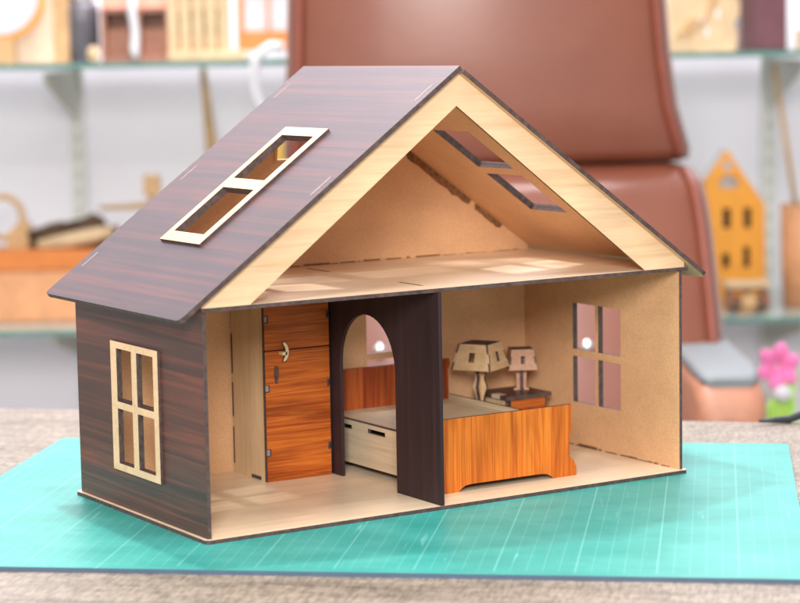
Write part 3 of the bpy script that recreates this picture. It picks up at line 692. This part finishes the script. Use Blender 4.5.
# felt flower and black cable right of the chair
ff = thing('felt_flower', 'hot pink felt flower with lime leaves below the shelf at the right edge', 'flower', bg(52.3, 296, -75), yaw)
b = MB(); b.tube([(1, 0, 0), (.8, 0, 40), (0, 0, 62)], .6, 8); b.build('stem', ['leaf'], ff, local=True)
for k in range(6):
    a = 2*math.pi*k/6 + .35; cx_, cz_ = -1.7 + 1.7*math.cos(a), 63.6 + 1.9*math.sin(a)
    m = MB(); rings = []
    for q in range(9):
        t = q/8; w_ = .06 + 1.05*math.sin(math.pi*min(1, t*.92+.04))**.8; rr_ = .3 + 2.7*t
        px, pz = -1.7 + rr_*math.cos(a), 63.6 + rr_*1.1*math.sin(a)
        rings.append([(px - w_*math.sin(a)*math.cos(h), -.9*t - .5*math.sin(t*3) - .28*math.sin(h), pz + w_*math.cos(a)*math.cos(h)) for h in [2*math.pi*g/12 for g in range(12)]])
    m.rings(rings); m.build('petal', ['pink'], ff, local=True)
b = MB(); b.ball((-1.2, -1.4, 60.0), 1.2, 0, (1.1, .6, .9)); b.build('blossom_heart', ['toy_white'], ff, local=True)
for x, z, sx, sz in ((2.6, 61.8, 1.3, 2.8), (-1.6, 57.4, 1.7, 2.0), (4.4, 59.3, 1.6, 2.6)):
    b = MB(); b.ball((x, -.4, z), 1.0, 0, (sx, .5, sz)); b.build('leaf', ['leaf'], ff, local=True)
cbp = [Vector((1, 0, .35)), Vector((3, 1, 1.0)), Vector((6, 2.0, 1.9)), Vector((11, 4, 2.6)), Vector((22, 8, 1.0)), Vector((30, 9, .35))]
b = MB(); b.tube([Vector((-8, -4, .35)) + Vector((9, 4, 0))*q for q in (.72, .86)] + cbp, [.12, .25] + [.34]*6, 10); o = b.build('black_cable', ['cable'], None, local=True)
p_ = Vector((61.4, 13.4, -.3)); o.location = p_*S; o.rotation_euler = (0, 0, R_(-42)); tag(o, 'black rubber cable lying on the back edge of the table by the armrest', 'cable')

# ------------------------------------------------------------------ camera, solved from the house edges
cam_d = bpy.data.cameras.new('camera'); cam = bpy.data.objects.new('camera', cam_d); C.objects.link(cam)
yw, pt, rl_ = yaw, R_(-6.569), R_(-1.03)
fw = Vector((-math.sin(yw)*math.cos(pt), math.cos(yw)*math.cos(pt), math.sin(pt)))
rt_ = Vector((math.cos(yw), math.sin(yw), 0)); up_ = rt_.cross(fw)
r2 = rt_*math.cos(rl_) + up_*math.sin(rl_); u2 = -rt_*math.sin(rl_) + up_*math.cos(rl_)
mw = Matrix(((r2.x, u2.x, -fw.x, 0), (r2.y, u2.y, -fw.y, 0), (r2.z, u2.z, -fw.z, 0), (0, 0, 0, 1)))
mw.translation = Vector((CX, CY, 32.292)) * S
cam.matrix_world = mw
cam_d.sensor_width = 36; cam_d.lens = 2221.8/800*36
cam_d.clip_start = .05; cam_d.clip_end = 50
cam_d.dof.use_dof = True; cam_d.dof.focus_distance = 1.57; cam_d.dof.aperture_fstop = 7.5
scene.camera = cam

# ------------------------------------------------------------------ light: shop ceiling lamps behind and left, soft room light, plus added fill lights
w = bpy.data.worlds.new('World'); scene.world = w; w.use_nodes = True
bgn = w.node_tree.nodes['Background']; bgn.inputs[0].default_value = (1.0, .975, .96, 1); bgn.inputs[1].default_value = .62
def area(name, loc, target, size, power, col=(1, .97, .93)):
    l = bpy.data.lights.new(name, 'AREA'); l.shape = 'SQUARE'; l.size = size*S; l.energy = power; l.color = col
    o = bpy.data.objects.new(name, l); C.objects.link(o); o.location = Vector(loc)*S
    d = (Vector(target) - Vector(loc)); o.rotation_euler = d.to_track_quat('-Z', 'Y').to_euler(); return o
area('ceiling_lamp', (12, 54, 150), (20, 8, 10), 6, 13)
area('ceiling_lamp', (-146, -5, 150), (10, 8, 10), 7, 13)
area('front_fill_light', (-110, -190, 95), (20, 10, 8), 60, 56, (1, .97, .93))  # added fill from the front, brightens the open rooms
area('chair_sheen_light', bg(15, 123, 163), bg(12, 270, 0), 50, 17, (1, .98, .97))  # added light that puts a sheen on the lower chair cushion
area('wall_fill_light', bg(0, 330, 225), bg(0, 394, 90), 120, 74, (1, .965, 1))  # added light that brightens the back wall and its reflection in the roof

vs = scene.view_settings
scene.display_settings.display_device = 'sRGB'; vs.view_transform = 'Standard'; vs.look = 'None'; vs.exposure = .24; vs.gamma = 1; vs.use_curve_mapping = False
for o in list(C.objects):
    for k in ('_loc', '_rz'):
        if k in o.keys(): del o[k]
